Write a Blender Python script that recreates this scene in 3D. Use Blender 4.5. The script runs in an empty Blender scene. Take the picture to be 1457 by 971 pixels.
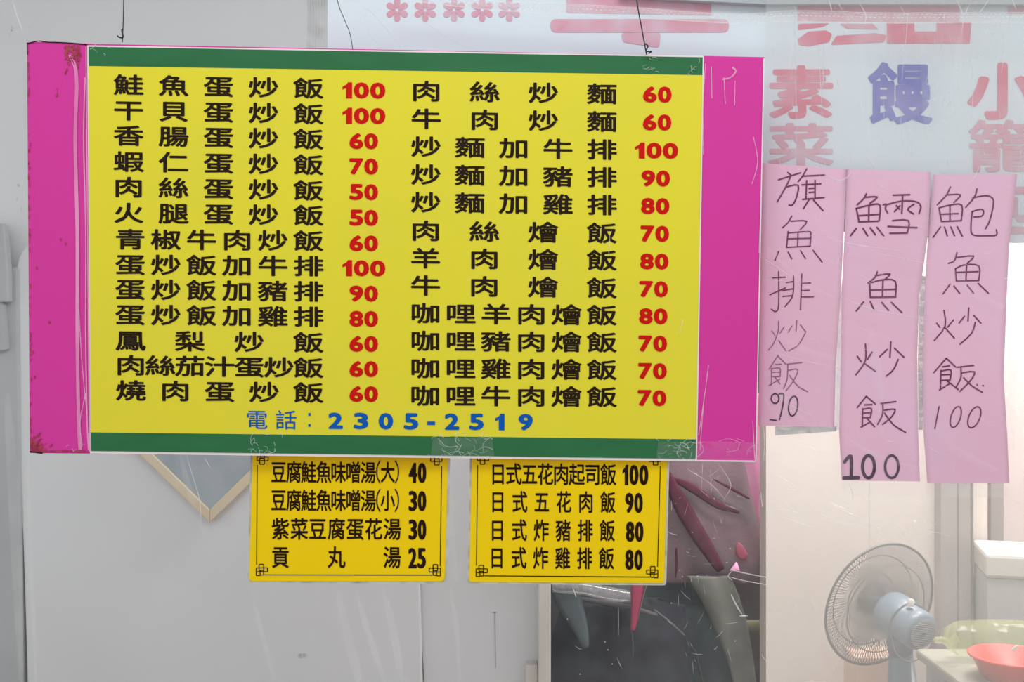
import bpy, bmesh, math, random
from mathutils import Vector, Matrix, noise
random.seed(7)
C = bpy.context.scene.collection
F = 1565.0          # focal length in pixels of the 1457 x 971 frame
CZ = 1.5            # camera height

# ---------------------------------------------------------------- camera, world, lights
cam = bpy.data.cameras.new('camera'); cam.sensor_fit = 'HORIZONTAL'; cam.sensor_width = 36
cam.lens = 36 * F / 1457.0; cam.clip_start = 0.05
co = bpy.data.objects.new('camera', cam); C.objects.link(co)
co.location = (0, 0, CZ); co.rotation_euler = (math.radians(90), 0, 0)
bpy.context.scene.camera = co
w = bpy.data.worlds.new('street_daylight'); bpy.context.scene.world = w; w.use_nodes = True
bg = w.node_tree.nodes['Background']; bg.inputs[0].default_value = (0.98, 0.985, 0.98, 1); bg.inputs[1].default_value = 0.86
def area(name, loc, rot, size, size_y, power, color):
    l = bpy.data.lights.new(name, 'AREA'); l.shape = 'RECTANGLE'; l.size = size; l.size_y = size_y
    l.energy = power; l.color = color
    o = bpy.data.objects.new(name, l); C.objects.link(o); o.location = loc; o.rotation_euler = rot
    return o
area('overhead_fill', (0.2, 0.2, 3.3), (math.radians(38), 0, 0), 2.4, 0.6, 25, (0.86, 0.97, 1.0))  # added overhead fill, no visible fixture
area('kitchen_fill', (1.3, 3.1, 2.85), (math.radians(20), 0, 0), 1.3, 0.5, 60, (1, 0.95, 0.91))  # unseen fill added to brighten the kitchen side
area('back_wall_fill', (2.1, 4.15, 2.6), (0, 0, 0), 0.6, 0.6, 45, (1, 0.93, 0.9))  # unseen fill added to lift the dim back wall
vs = bpy.context.scene.view_settings
vs.view_transform = 'Standard'; vs.look = 'None'; vs.gamma = 1; vs.exposure = 0.0; vs.use_curve_mapping = False
bpy.context.scene.cycles.transparent_max_bounces = 32

# ---------------------------------------------------------------- helpers
def P(px, py, Y):
    return Vector(((px - 728.5) / F * Y, Y, CZ - (py - 485.5) / F * Y))
def s2l(c):
    c /= 255.0
    return c / 12.92 if c <= 0.04045 else ((c + 0.055) / 1.055) ** 2.4
def mat(name, rgb, rough=0.6, spec=0.3, metal=0.0, var=0.0, vscale=8.0, var_rgb=None, bump=0.0, bscale=60.0, stretch=(1, 1, 1), trans=0.0):
    m = bpy.data.materials.new(name); m.use_nodes = True
    nt = m.node_tree; b = nt.nodes['Principled BSDF']
    col = tuple(s2l(c) for c in rgb) + (1,)
    b.inputs['Base Color'].default_value = col
    b.inputs['Roughness'].default_value = rough
    b.inputs['Specular IOR Level'].default_value = spec
    b.inputs['Metallic'].default_value = metal
    tc = nt.nodes.new('ShaderNodeTexCoord'); mp = nt.nodes.new('ShaderNodeMapping')
    mp.inputs['Scale'].default_value = stretch
    nt.links.new(tc.outputs['Object'], mp.inputs[0])
    if var > 0:
        n = nt.nodes.new('ShaderNodeTexNoise'); n.inputs['Scale'].default_value = vscale; n.inputs['Detail'].default_value = 5
        nt.links.new(mp.outputs[0], n.inputs['Vector'])
        r = nt.nodes.new('ShaderNodeMapRange'); r.inputs[1].default_value = 0.42; r.inputs[2].default_value = 0.72
        r.inputs[4].default_value = var
        nt.links.new(n.outputs[0], r.inputs[0])
        mx = nt.nodes.new('ShaderNodeMix'); mx.data_type = 'RGBA'
        v2 = var_rgb or tuple(c * 0.75 for c in rgb)
        mx.inputs[6].default_value = col; mx.inputs[7].default_value = tuple(s2l(c) for c in v2) + (1,)
        nt.links.new(r.outputs[0], mx.inputs[0]); nt.links.new(mx.outputs[2], b.inputs['Base Color'])
    if bump > 0:
        n2 = nt.nodes.new('ShaderNodeTexNoise'); n2.inputs['Scale'].default_value = bscale; n2.inputs['Detail'].default_value = 4
        nt.links.new(mp.outputs[0], n2.inputs['Vector'])
        bp = nt.nodes.new('ShaderNodeBump'); bp.inputs['Strength'].default_value = bump; bp.inputs['Distance'].default_value = 0.004
        nt.links.new(n2.outputs[0], bp.inputs['Height']); nt.links.new(bp.outputs[0], b.inputs['Normal'])
    return m
def film(name, haze, rgb=(240, 243, 245), gloss=0.02, hvar=0.0, scale=5.0, stretch=(1, 1, 1), rough=0.2, translucent=0.5):
    """clear or milky plastic film: see-through, with a scattering part and a sheen"""
    m = bpy.data.materials.new(name); m.use_nodes = True
    nt = m.node_tree; nt.nodes.remove(nt.nodes['Principled BSDF']); out = nt.nodes['Material Output']
    tr = nt.nodes.new('ShaderNodeBsdfTransparent')
    d = nt.nodes.new('ShaderNodeBsdfDiffuse'); t = nt.nodes.new('ShaderNodeBsdfTranslucent')
    col = tuple(s2l(c) for c in rgb) + (1,)
    d.inputs[0].default_value = col; t.inputs[0].default_value = col
    md = nt.nodes.new('ShaderNodeMixShader'); md.inputs[0].default_value = translucent
    nt.links.new(d.outputs[0], md.inputs[1]); nt.links.new(t.outputs[0], md.inputs[2])
    mh = nt.nodes.new('ShaderNodeMixShader'); mh.inputs[0].default_value = haze
    nt.links.new(tr.outputs[0], mh.inputs[1]); nt.links.new(md.outputs[0], mh.inputs[2])
    if hvar > 0:
        tc = nt.nodes.new('ShaderNodeTexCoord'); mp = nt.nodes.new('ShaderNodeMapping'); mp.inputs['Scale'].default_value = stretch
        n = nt.nodes.new('ShaderNodeTexNoise'); n.inputs['Scale'].default_value = scale; n.inputs['Detail'].default_value = 6
        r = nt.nodes.new('ShaderNodeMapRange'); r.inputs[1].default_value = 0.3; r.inputs[2].default_value = 0.75
        r.inputs[3].default_value = max(0, haze - hvar); r.inputs[4].default_value = haze + hvar
        nt.links.new(tc.outputs['Object'], mp.inputs[0]); nt.links.new(mp.outputs[0], n.inputs['Vector'])
        nt.links.new(n.outputs[0], r.inputs[0]); nt.links.new(r.outputs[0], mh.inputs[0])
    g = nt.nodes.new('ShaderNodeBsdfGlossy'); g.inputs['Roughness'].default_value = rough
    mg = nt.nodes.new('ShaderNodeMixShader'); mg.inputs[0].default_value = gloss
    nt.links.new(mh.outputs[0], mg.inputs[1]); nt.links.new(g.outputs[0], mg.inputs[2])
    nt.links.new(mg.outputs[0], out.inputs[0])
    return m
def link(name, verts, faces, m, parent=None, smooth=False):
    me = bpy.data.meshes.new(name); me.from_pydata([tuple(v) for v in verts], [], faces); me.update()
    if m is not None: me.materials.append(m)
    if smooth:
        for p in me.polygons: p.use_smooth = True
    o = bpy.data.objects.new(name, me); C.objects.link(o)
    if parent is not None:
        o.parent = parent; o.matrix_parent_inverse = Matrix.Translation(-parent.location)
    return o
def tag(o, label=None, cat=None, group=None, kind=None):
    if label: o['label'] = label
    if cat: o['category'] = cat
    if group: o['group'] = group
    if kind: o['kind'] = kind
    return o
def empty(name, loc, label, cat, group=None):
    o = bpy.data.objects.new(name, None); C.objects.link(o); o.location = loc; o.empty_display_size = 0.05
    return tag(o, label, cat, group)
class MB:
    def __init__(s): s.v = []; s.f = []
    def add(s, vs_, fs):
        b = len(s.v); s.v += [Vector(v) for v in vs_]; s.f += [[b + i for i in f] for f in fs]; return s
    def box(s, a, b):
        x0, y0, z0 = a; x1, y1, z1 = b
        return s.add([(x0,y0,z0),(x1,y0,z0),(x1,y1,z0),(x0,y1,z0),(x0,y0,z1),(x1,y0,z1),(x1,y1,z1),(x0,y1,z1)],
                     [(3,2,1,0),(4,5,6,7),(0,1,5,4),(1,2,6,5),(2,3,7,6),(3,0,4,7)])
    def prism(s, front, dy):
        n = len(front); back = [v + Vector((0, dy, 0)) for v in front]
        return s.add(front + back, [list(range(n)), list(range(2*n-1, n-1, -1))] + [(i, i+n, (i+1) % n + n, (i+1) % n) for i in range(n)])
    def tube(s, pts, r, n=8, closed=False):
        pts = [Vector(p) for p in pts]; N = len(pts); rr = r if isinstance(r, (list, tuple)) else [r]*N
        vs_ = []; up = None
        for i, p in enumerate(pts):
            a = pts[(i-1) % N] if (closed or i > 0) else p; b = pts[(i+1) % N] if (closed or i < N-1) else p
            d = (b - a).normalized()
            if up is None:
                up = d.orthogonal().normalized()
            up = (up - d * up.dot(d)).normalized(); q = d.cross(up)
            for k in range(n):
                t = 2*math.pi*k/n; vs_.append(p + (up*math.cos(t) + q*math.sin(t))*rr[i])
        fs = []
        for i in range(N if closed else N-1):
            j = (i+1) % N
            for k in range(n): fs.append((i*n+k, i*n+(k+1) % n, j*n+(k+1) % n, j*n+k))
        if not closed: fs += [list(range(n-1, -1, -1)), [(N-1)*n+k for k in range(n)]]
        return s.add(vs_, fs)
    def lathe(s, prof, M, n=40):
        """profile of (radius, height) turned about local z, placed by matrix M"""
        vs_ = []
        for r, h in prof:
            for k in range(n):
                t = 2*math.pi*k/n; vs_.append(M @ Vector((r*math.cos(t), r*math.sin(t), h)))
        fs = [(i*n+k, i*n+(k+1) % n, (i+1)*n+(k+1) % n, (i+1)*n+k) for i in range(len(prof)-1) for k in range(n)]
        return s.add(vs_, fs)
    def build(s, name, m, parent=None, smooth=False, kind=None):
        o = link(name, s.v, s.f, m, parent, smooth)
        if kind: o['kind'] = kind
        return o
def bevel(o, wd, seg=2):
    b = o.modifiers.new('bevel', 'BEVEL'); b.width = wd; b.segments = seg; b.limit_method = 'ANGLE'; return o
def rounded(poly, r, n=5):
    """round the corners of a pixel polygon; r one radius or a list"""
    out = []; N = len(poly)
    for i in range(N):
        p = Vector(poly[i]); a = Vector(poly[i-1]); b = Vector(poly[(i+1) % N]); ri = r[i] if isinstance(r, (list, tuple)) else r
        if ri <= 0: out.append(tuple(p)); continue
        u = (a-p).normalized()*ri; v = (b-p).normalized()*ri
        for k in range(n+1):
            t = k/n; out.append(tuple(p + u*(1-t)**2 + v*t**2))
    return out
def slab(name, poly, Y, thick, m, parent=None, bv=0, kind=None):
    """a plate with a front outline given in pixels at depth Y (number or function) and a real thickness"""
    fy = Y if callable(Y) else (lambda a, b: Y)
    o = MB().prism([P(x, y, fy(x, y)) for x, y in poly], thick).build(name, m, parent, kind=kind)
    if bv: bevel(o, bv)
    return o
def ribbon(mb, pts, wd, Y, cap=True):
    """flat stroke on a surface"""
    fy = Y if callable(Y) else (lambda a, b: Y)
    for i in range(len(pts)-1):
        a = Vector(pts[i]); b = Vector(pts[i+1]); d = b - a
        if d.length < 1e-6: continue
        n = Vector((-d.y, d.x)).normalized()*wd/2; up = Vector((0, -0.00003*((len(mb.v)//4) % 7), 0))
        mb.add([P(q.x, q.y, fy(q.x, q.y)) + up for q in (a+n, b+n, b-n, a-n)], [(0, 1, 2, 3)])
    if cap:
        for i, p in enumerate(pts):
            mb.add([P(p[0]+wd/2*math.cos(t*math.pi/4), p[1]+wd/2*math.sin(t*math.pi/4), fy(p[0], p[1])) + Vector((0, -0.00024-0.00003*(i % 3), 0)) for t in range(8)], [tuple(range(8))])
def spline(pts, n=6):
    out = []; N = len(pts)
    for i in range(N-1):
        p0 = Vector(pts[max(i-1, 0)]); p1 = Vector(pts[i]); p2 = Vector(pts[i+1]); p3 = Vector(pts[min(i+2, N-1)])
        for k in range(n):
            t = k/n; out.append(tuple(0.5*((2*p1)+(p2-p0)*t+(2*p0-5*p1+4*p2-p3)*t*t+(3*p1-p0-3*p2+p3)*t**3)))
    out.append(tuple(pts[-1])); return out
def loft(name, rows, Y, bulge, m, parent=None, fold=0.01, freq=6.0, nc=22, nr=10, seed=0, back=None):
    """a soft body (cloth, bag): rows of (y, x left, x right) in pixels, swelling towards the viewer, closed at the back"""
    R = []
    for i in range(len(rows)-1):
        for k in range(nr):
            t = k/nr; R.append([rows[i][j]*(1-t)+rows[i+1][j]*t for j in range(3)])
    R.append(list(rows[-1])); V = []; n = nc+1
    for i, (y, xl, xr) in enumerate(R):
        e = math.sin(math.pi*min(1, max(0, 0.03 + 0.94*i/(len(R)-1))))**0.4
        for j in range(n):
            t = j/nc; x = xl + (xr-xl)*t
            f = noise.noise(Vector((x*freq/300.0 + seed, y*freq/900.0, seed*1.7)))*fold*2 + noise.noise(Vector((x*freq/90.0, y*freq/200.0, seed)))*fold*0.6
            s = math.sin(math.pi*t)**0.5
            V.append(P(x, y, Y) + Vector((0, -bulge*e*s - f*s, 0)))
    nf = len(V)
    for i, (y, xl, xr) in enumerate(R):
        for j in range(n):
            t = j/nc; V.append(P(xl+(xr-xl)*t, y, Y) + Vector((0, (back if back is not None else bulge*0.5)*math.sin(math.pi*t)**0.5 + 0.004, 0)))
    Fc = []; nR = len(R)
    for i in range(nR-1):
        for j in range(nc):
            a = i*n+j; Fc.append((a, a+n, a+n+1, a+1)); b = nf+a; Fc.append((b, b+1, b+n+1, b+n))
    for i in range(nR-1):
        a = i*n; Fc.append((a, nf+a, nf+a+n, a+n)); a = i*n+nc; Fc.append((a, a+n, nf+a+n, nf+a))
    for j in range(nc):
        Fc.append((j, j+1, nf+j+1, nf+j)); a = (nR-1)*n+j; Fc.append((a, nf+a, nf+a+1, a+1))
    return link(name, V, Fc, m, parent, True)

# lettering: glyph outlines come from Blender's built-in typeface
_g = {}
def glyphs(txt, off):
    k = (txt, off)
    if k not in _g:
        c = bpy.data.curves.new('lettering', 'FONT'); c.body = txt; c.offset = off; c.resolution_u = 3
        o = bpy.data.objects.new('lettering', c); C.objects.link(o)
        me = o.to_mesh()
        _g[k] = ([tuple(v.co) for v in me.vertices], [tuple(p.vertices) for p in me.polygons])
        o.to_mesh_clear(); bpy.data.objects.remove(o); bpy.data.curves.remove(c)
    return _g[k]
def weight(rx, ry, n=8):
    """the outline is laid down several times, slightly shifted, for a bolder face with round corners"""
    return [(0, 0)] + [(rx*math.cos(2*math.pi*k/n), ry*math.sin(2*math.pi*k/n)) for k in range(n)]
def put_cjk(mb, ch, cx, cy, ew, eh, slope, Y, off=0.012):
    v, f = glyphs(ch, 0.0); fy = Y if callable(Y) else (lambda a, b: Y)
    for kk, (sx, sy) in enumerate(weight(off*ew, off*eh)):
        out = []; up = Vector((0, -0.00003*kk, 0))
        for p in v:
            x = cx + (p[0]-0.5)*ew + sx; y = cy - (p[1]-0.38)*eh + slope*(x-cx) + sy; out.append(P(x, y, fy(x, y)) + up)
        mb.add(out, f)
def put_fit(mb, txt, cx, cy, wd, ht, slope, Y, off=0.03, sep=0.0):
    """digits fitted to a box; glyphs laid side by side"""
    fy = Y if callable(Y) else (lambda a, b: Y)
    adv = {'1': 0.72}; tot = sum(adv.get(c, 1.0) for c in txt) + sep*(len(txt)-1); x0 = cx - wd/2; u = wd/tot
    ONE = [(0.42, 0), (0.98, 0), (0.98, 1), (0.60, 1), (0.46, 0.86), (0.08, 0.72), (0.08, 0.54), (0.42, 0.64)]
    for c in txt:
        a = adv.get(c, 1.0)*u; rx, ry = off*ht*1.15, off*ht*0.8
        if c == '1':
            v, f = ONE, [(0, 1, 2, 3, 4, 7), (4, 5, 6, 7)]; W_ = [(0, 0)]; ax0, aw, hh = x0, a - 0.06*u, ht
            lx, hx, ly, hy = 0, 1, 0, 1
        else:
            v, f = glyphs(c, 0.0); xs = [p[0] for p in v]; ys = [p[1] for p in v]; lx, hx, ly, hy = min(xs), max(xs), min(ys), max(ys)
            W_ = weight(rx, ry, 12); ax0, aw, hh = x0 + 0.03*u + rx, a - 0.06*u - 2*rx, ht - 2*ry
        for kk, (sx, sy) in enumerate(W_):
            out = []; up = Vector((0, -0.00003*kk, 0))
            for p in v:
                x = ax0 + (p[0]-lx)/(hx-lx)*aw + sx; y = cy + hh/2 - (p[1]-ly)/(hy-ly)*hh + sy
                y += slope*(x-cx); out.append(P(x, y, fy(x, y)) + up)
            mb.add(out, f)
        x0 += a + sep*u
def lerp(a, b, t): return a + (b-a)*t

# ---------------------------------------------------------------- materials
M = {}
M['wall'] = mat('white_painted_wall', (214, 218, 221), 0.5, 0.3, var=0.35, vscale=2.2, var_rgb=(206, 206, 207), bump=0.05, bscale=30)
M['cream'] = mat('cream_painted_wall', (226, 216, 208), 0.6, 0.2, var=0.3, vscale=2.5, var_rgb=(214, 208, 204))
M['greywall'] = mat('grey_wall', (222, 208, 204), 0.7, 0.2, var=0.2, vscale=3)
M['steel'] = mat('grey_steel', (172, 176, 179), 0.5, 0.3, 0.0, var=0.4, vscale=5, var_rgb=(156, 160, 164))
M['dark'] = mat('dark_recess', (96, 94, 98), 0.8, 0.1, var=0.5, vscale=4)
M['pillar'] = mat('warm_grey_frame', (166, 160, 156), 0.6, 0.2, var=0.5, vscale=6, var_rgb=(150, 145, 142), stretch=(1, 1, 0.3))
M['floor'] = mat('floor_tiles', (150, 140, 130), 0.5, 0.3, var=0.5, vscale=3)
M['ceiling'] = mat('ceiling_paint', (215, 213, 208), 0.8, 0.1)
M['frame'] = mat('off_white_frame', (212, 210, 205), 0.5, 0.3, var=0.7, vscale=9, var_rgb=(186, 183, 172), stretch=(1, 1, 0.3))
M['grime'] = mat('grime', (120, 118, 116), 0.9, 0.05)
M['softmark'] = film('soft_mark', 0.10, (120, 112, 104), 0.0, 0.08, 18)  # thin grey-brown film for smudge, scuffs and edge band
M['magenta'] = mat('magenta_board', (209, 52, 152), 0.45, 0.25, var=0.35, vscale=5, var_rgb=(196, 48, 138), bump=0.15, bscale=220, stretch=(1, 1, 0.05))
M['magdirt'] = mat('worn_magenta', (150, 45, 70), 0.6, 0.2, var=0.9, vscale=60, var_rgb=(190, 90, 80))
M['pale'] = mat('pale_edge_tape', (226, 150, 190), 0.3, 0.4, var=0.7, vscale=30, var_rgb=(205, 60, 150), stretch=(1, 1, 0.2))
M['whiteedge'] = mat('white_sheet_edge', (226, 214, 214), 0.5, 0.3)
M['yellow'] = mat('yellow_print', (221, 208, 40), 0.42, 0.3, var=0.35, vscale=5, var_rgb=(212, 200, 62))
M['green'] = mat('green_print', (30, 100, 56), 0.42, 0.3, var=0.5, vscale=9, var_rgb=(36, 112, 66), stretch=(1, 1, 4))
M['black'] = mat('black_ink', (38, 24, 18), 0.6, 0.08)
M['red'] = mat('red_ink', (198, 18, 16), 0.6, 0.08)
M['blue'] = mat('blue_ink', (12, 86, 172), 0.6, 0.08)
M['amber'] = mat('amber_card', (240, 203, 0), 0.5, 0.15, var=0.3, vscale=6, var_rgb=(229, 190, 4))
M['cardedge'] = mat('card_laminate_edge', (196, 194, 176), 0.35, 0.4, var=0.8, vscale=40, var_rgb=(140, 132, 110))
M['brown'] = mat('brown_black_ink', (38, 18, 10), 0.6, 0.08)
M['pink1'] = mat('pink_paper', (226, 180, 200), 0.75, 0.1, var=0.8, vscale=7, var_rgb=(224, 182, 208))
M['marker'] = mat('purple_marker', (112, 38, 84), 0.7, 0.1, var=0.6, vscale=25, var_rgb=(138, 76, 116))
M['faded'] = mat('faded_marker', (150, 96, 124), 0.7, 0.1)
M['blackmark'] = mat('black_marker', (66, 42, 58), 0.7, 0.1, var=0.9, vscale=40, var_rgb=(104, 86, 98))
M['banner'] = mat('banner_vinyl', (214, 224, 230), 0.5, 0.3, var=0.4, vscale=3, var_rgb=(208, 217, 222))
M['banred'] = mat('banner_red', (212, 106, 128), 0.6, 0.2, var=0.9, vscale=14, var_rgb=(216, 166, 182))
M['banpale'] = mat('banner_faded_red', (212, 152, 168), 0.6, 0.2, var=0.9, vscale=20, var_rgb=(210, 184, 196))
M['banblue'] = mat('banner_blue', (82, 84, 176), 0.6, 0.2, var=0.9, vscale=16, var_rgb=(140, 132, 196))
M['clear'] = film('clear_pvc', 0.05, (236, 240, 244), 0.01, 0.035, 6)
M['fog'] = film('fogged_pvc', 0.29, (236, 232, 228), 0.01, 0.09, 3.0, translucent=0.5)
M['seam'] = film('folded_pvc_seam', 0.28, (236, 238, 238), 0.05, 0.2, 60, (1, 1, 2))
M['crease'] = film('crease_glint_stitch', 0.5, (248, 248, 250), 0.12, 0.3, 40)  # whitish colour paints streak reflections on creases; also used for the stitching
M['softglint'] = film('soft_glint', 0.09, (248, 248, 250), 0.01, 0.07, 20)  # faint white that paints broad light streaks on the sheet
M['tape'] = film('clear_tape', 0.05, (235, 235, 238), 0.04, 0.05, 50)
M['wire'] = mat('dark_wire', (38, 48, 50), 0.5, 0.4, 0.5)
M['wood'] = mat('pale_wood', (216, 204, 176), 0.6, 0.2, var=0.6, vscale=8, var_rgb=(200, 184, 158))
M['mirror'] = mat('dusty_mirror', (160, 172, 178), 0.45, 0.5, 0.15, var=0.8, vscale=14, var_rgb=(144, 158, 166))
M['fanblue'] = mat('fan_blue_plastic', (112, 134, 148), 0.35, 0.5)
M['fandark'] = mat('fan_dark_blue_part', (92, 112, 130), 0.5, 0.3)  # darker blue plastic of hub, joint, vent plate and neck
M['fangrey'] = mat('fan_guard_wire', (98, 104, 104), 0.4, 0.4, 0.4)
M['blade'] = film('smoky_fan_blade', 0.22, (212, 208, 200), 0.04, translucent=0.3)
M['basin'] = mat('red_plastic_basin', (226, 70, 58), 0.3, 0.5)
M['bag'] = film('pale_green_bag', 0.30, (206, 216, 150), 0.03, 0.12, 10)
M['table'] = mat('grey_table_cover', (164, 164, 152), 0.5, 0.3, var=0.6, vscale=7)
M['appliance'] = mat('white_appliance', (182, 185, 183), 0.4, 0.4)
M['lid'] = mat('white_lid', (204, 202, 194), 0.4, 0.4)
M['peach'] = mat('peach_board', (220, 190, 172), 0.6, 0.2)
M['mauve'] = mat('mauve_cloth', (132, 110, 118), 0.8, 0.1, var=0.8, vscale=8, var_rgb=(122, 114, 118), bump=0.4, bscale=90)
M['maroon'] = mat('maroon_webbing', (84, 36, 54), 0.8, 0.1, var=0.6, vscale=20, var_rgb=(100, 58, 76))
M['hotpink'] = mat('pink_plastic', (250, 170, 215), 0.4, 0.4, var=0.6, vscale=14, var_rgb=(244, 196, 222))
M['coral'] = mat('coral_cloth', (176, 92, 114), 0.6, 0.2)
M['blackcloth'] = mat('black_cloth', (52, 54, 64), 0.85, 0.1, var=0.7, vscale=9, var_rgb=(62, 70, 72), bump=0.0)
M['slate'] = mat('slate_cloth', (92, 104, 108), 0.85, 0.1, var=0.5, vscale=6, bump=0.3, bscale=80)
M['palegrey'] = mat('pale_grey_cloth', (118, 120, 114), 0.8, 0.1, var=0.5, vscale=10)
M['greycloth'] = mat('grey_cloth', (116, 112, 116), 0.8, 0.1, var=0.6, vscale=6, bump=0.4, bscale=60)
M['crimson'] = mat('crimson_ribbon', (168, 60, 92), 0.6, 0.2)
M['olive'] = mat('olive_band', (140, 142, 112), 0.7, 0.1)
M['brownbag'] = mat('brown_cloth', (112, 100, 100), 0.85, 0.1, var=0.8, vscale=30, var_rgb=(88, 78, 80))

# ---------------------------------------------------------------- the setting
YW = 3.40      # white wall
YC = 3.90      # cream kitchen wall
def struct(name, mb, m): 
    o = mb.build(name, m); o['kind'] = 'structure'; return o
def X(px, Y): return (px-728.5)/F*Y
def Z(py, Y): return CZ-(py-485.5)/F*Y
struct('floor', MB().box((-3.2, -0.8, -0.05), (3.6, 5.2, 0.0)), M['floor'])
struct('ceiling', MB().box((-3.2, 1.95, 3.0), (3.6, 5.2, 3.05)), M['ceiling'])
xp = X(765, YW)
wl = struct('wall_left', MB().box((-3.2, YW, 0), (xp, YW+0.12, 3.0)), M['wall'])
struct('wall_back', MB().box((xp-0.1, 4.7, 0), (3.6, 4.8, 3.0)), M['greywall'])
struct('wall_side', MB().box((3.2, 1.95, 0), (3.3, 4.7, 3.0)), M['wall'])
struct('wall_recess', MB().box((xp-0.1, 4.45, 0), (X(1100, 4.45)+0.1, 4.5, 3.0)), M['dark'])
wk = struct('wall_kitchen', MB().box((X(1090, YC), YC, 0), (X(1404, YC), YC+0.1, 3.0)), M['cream'])
# post at the end of the white wall, with its short block
po = slab('trim_1', [(765, -200), (783, -200), (784, 1300), (766, 1300)], YW-0.07, 0.2, M['frame'], bv=0.004); po['kind'] = 'structure'
pb = slab('block', [(748, 947), (765, 947), (766, 1300), (746, 1300)], YW-0.05, 0.05, M['frame'], po, 0.003)
# marks on the white wall: parts of it
mb = MB()
ribbon(mb, spline([(597.5, 820), (598.5, 880), (600.5, 930), (603.5, 975), (604, 1010)]), 1.5, YW-0.0015); mb.build('crack', M['grime'], wl)
mb = MB(); ribbon(mb, [(701, 872), (706, 872)], 1, YW-0.0015); ribbon(mb, [(704, 872), (705, 951)], 0.8, YW-0.0015); mb.build('scratch', M['grime'], wl)
mb = MB(); ribbon(mb, [(426, 934), (434, 933)], 7, YW-0.0335); mb.build('smudge', M['softmark'], wl)
mb = MB()
for a, b, s in ((42, 40, 1.6), (16, 44, 2.4), (14, 50, 1.2), (18, 41, 1.4), (330, 798, 2), (572, 861, 1.4), (574, 850, 1.4), (27, 265, 3), (30, 300, 2), (24, 285, 2)):
    ribbon(mb, [(a, b), (a+random.uniform(-2, 3), b-random.uniform(1, 6))], s, YW-0.0015)
mb.build('scuff_marks', M['softmark'], wl)
mb = MB()
for k in range(7):
    ribbon(mb, spline([(461-k*4.2, -60), (464-k*4.0, 20), (463-k*4.2, 75)]), 5, YW-0.0012-k*0.0003, cap=False)
mb.build('edge_band', M['softmark'], wl)  # faint grey-brown band on the wall beside the banner's left edge
# far left: grey upright, its bracket, and a rounded white panel beside it
gu = slab('trim_2', [(-120, 380), (27, 380), (30, 700), (33, 1300), (-120, 1300)], YW-0.04, 0.04, M['steel'], bv=0.01); gu['kind'] = 'structure'
br = slab('wall_bracket', rounded([(-40, 318), (5, 318), (11, 388), (11, 430), (-40, 430)], 3), YW-0.075, 0.035, M['steel'], bv=0.004)
tag(br, 'grey bracket fixed to the upright at the left edge', 'bracket')
slab('mounting_foot', rounded([(-20, 430), (4, 430), (10, 498), (-20, 500)], 3), YW-0.06, 0.02, M['steel'], br)
wp = slab('white_panel', spline([(42, 1100), (34, 820), (24, 560), (19, 440), (22, 385), (32, 356), (50, 345), (90, 342)], 5) + [(594, 345), (597, 820), (600, 930), (603, 1300), (48, 1300)], YW-0.032, 0.028, M['wall'], bv=0.006)
tag(wp, 'large white panel with rounded top corner behind the menu board', 'panel')
# kitchen door frame pillar and dado
pl = slab('trim_3', [(1340, -300), (1383, -300), (1383, 1200), (1338, 1200)], YC-0.06, 0.06, M['pillar'], bv=0.003); pl['kind'] = 'structure'
slab('joint', [(1363, -300), (1365, -300), (1364, 1200), (1362, 1200)], YC-0.062, 0.003, M['grime'], pl)
slab('joint', [(1382, -300), (1385, -300), (1385, 903), (1382, 903)], YC-0.064, 0.004, M['grime'], pl)
slab('baseboard_kitchen', [(1386, 822), (1404, 822), (1404, 1300), (1386, 1300)], YC-0.02, 0.02, M['pillar'])['kind'] = 'structure'
slab('joint', [(1237, 300), (1238, 300), (1238, 1200), (1237, 1200)], YC-0.002, 0.003, M['frame'], wk)

# ---------------------------------------------------------------- main menu board
def YB(px, py=0): return 1.80 + 0.025*(px-38)/1049.0
mbd = empty('menu_board', P(560, 650, 1.81), 'large yellow menu board with magenta ends and green bands hanging on wires', 'sign')
slab('backing', [(38, 60), (80, 59), (125, 62), (1088, 81), (1076, 657), (42, 645)], lambda a, b: YB(a)+0.0012, 0.018, M['magenta'], mbd, 0.001)
slab('side_panel', [(38.5, 61), (126, 63), (129.5, 643), (42.5, 643.5)], lambda a, b: YB(a), 0.0012, M['magenta'], mbd)
slab('side_panel', [(1001, 80), (1087, 82), (1075, 656), (991, 655)], lambda a, b: YB(a), 0.0012, M['magenta'], mbd)
T = lambda x: 66 + (x-125)*(81-66)/876.0
B = lambda x: 642.5 + (x-129)*(654-642.5)/862.0
def sheet(name, tl, tr, br_, bl, up, m): return slab(name, [tl, tr, br_, bl], lambda a, b: YB(a)-up, 0.0006, m, mbd)
sheet('sheet_margin', (124, 64.5), (1001.5, 79.5), (991.5, 655.5), (128, 643.5), 0.0004, M['whiteedge'])
sheet('printed_sheet', (126, 94), (1000, 107), (991.5, 626), (129.5, 616), 0.0010, M['yellow'])
sheet('header_band', (126, 66.5), (1000, 81.5), (999.6, 107), (126.3, 94), 0.0011, M['green'])
sheet('footer_band', (129.5, 615.5), (991.5, 625.5), (991, 653.5), (129.7, 642), 0.0011, M['green'])
YT = lambda a, b: YB(a)-0.0018
LEFT = ['鮭魚蛋炒飯', '干貝蛋炒飯', '香腸蛋炒飯', '蝦仁蛋炒飯', '肉絲蛋炒飯', '火腿蛋炒飯', '青椒牛肉炒飯', '蛋炒飯加牛排', '蛋炒飯加豬排', '蛋炒飯加雞排', '鳳梨炒飯', '肉絲茄汁蛋炒飯', '燒肉蛋炒飯']
LY = [120.7, 157, 193, 230, 266.3, 303, 340.6, 376.7, 412, 448, 484.8, 520, 555.8]
LYR = [125.6, 162, 198, 234.5, 271, 306.5, 342.8, 378.9, 414.8, 450.8, 487.5, 523.5, 559]
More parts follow.
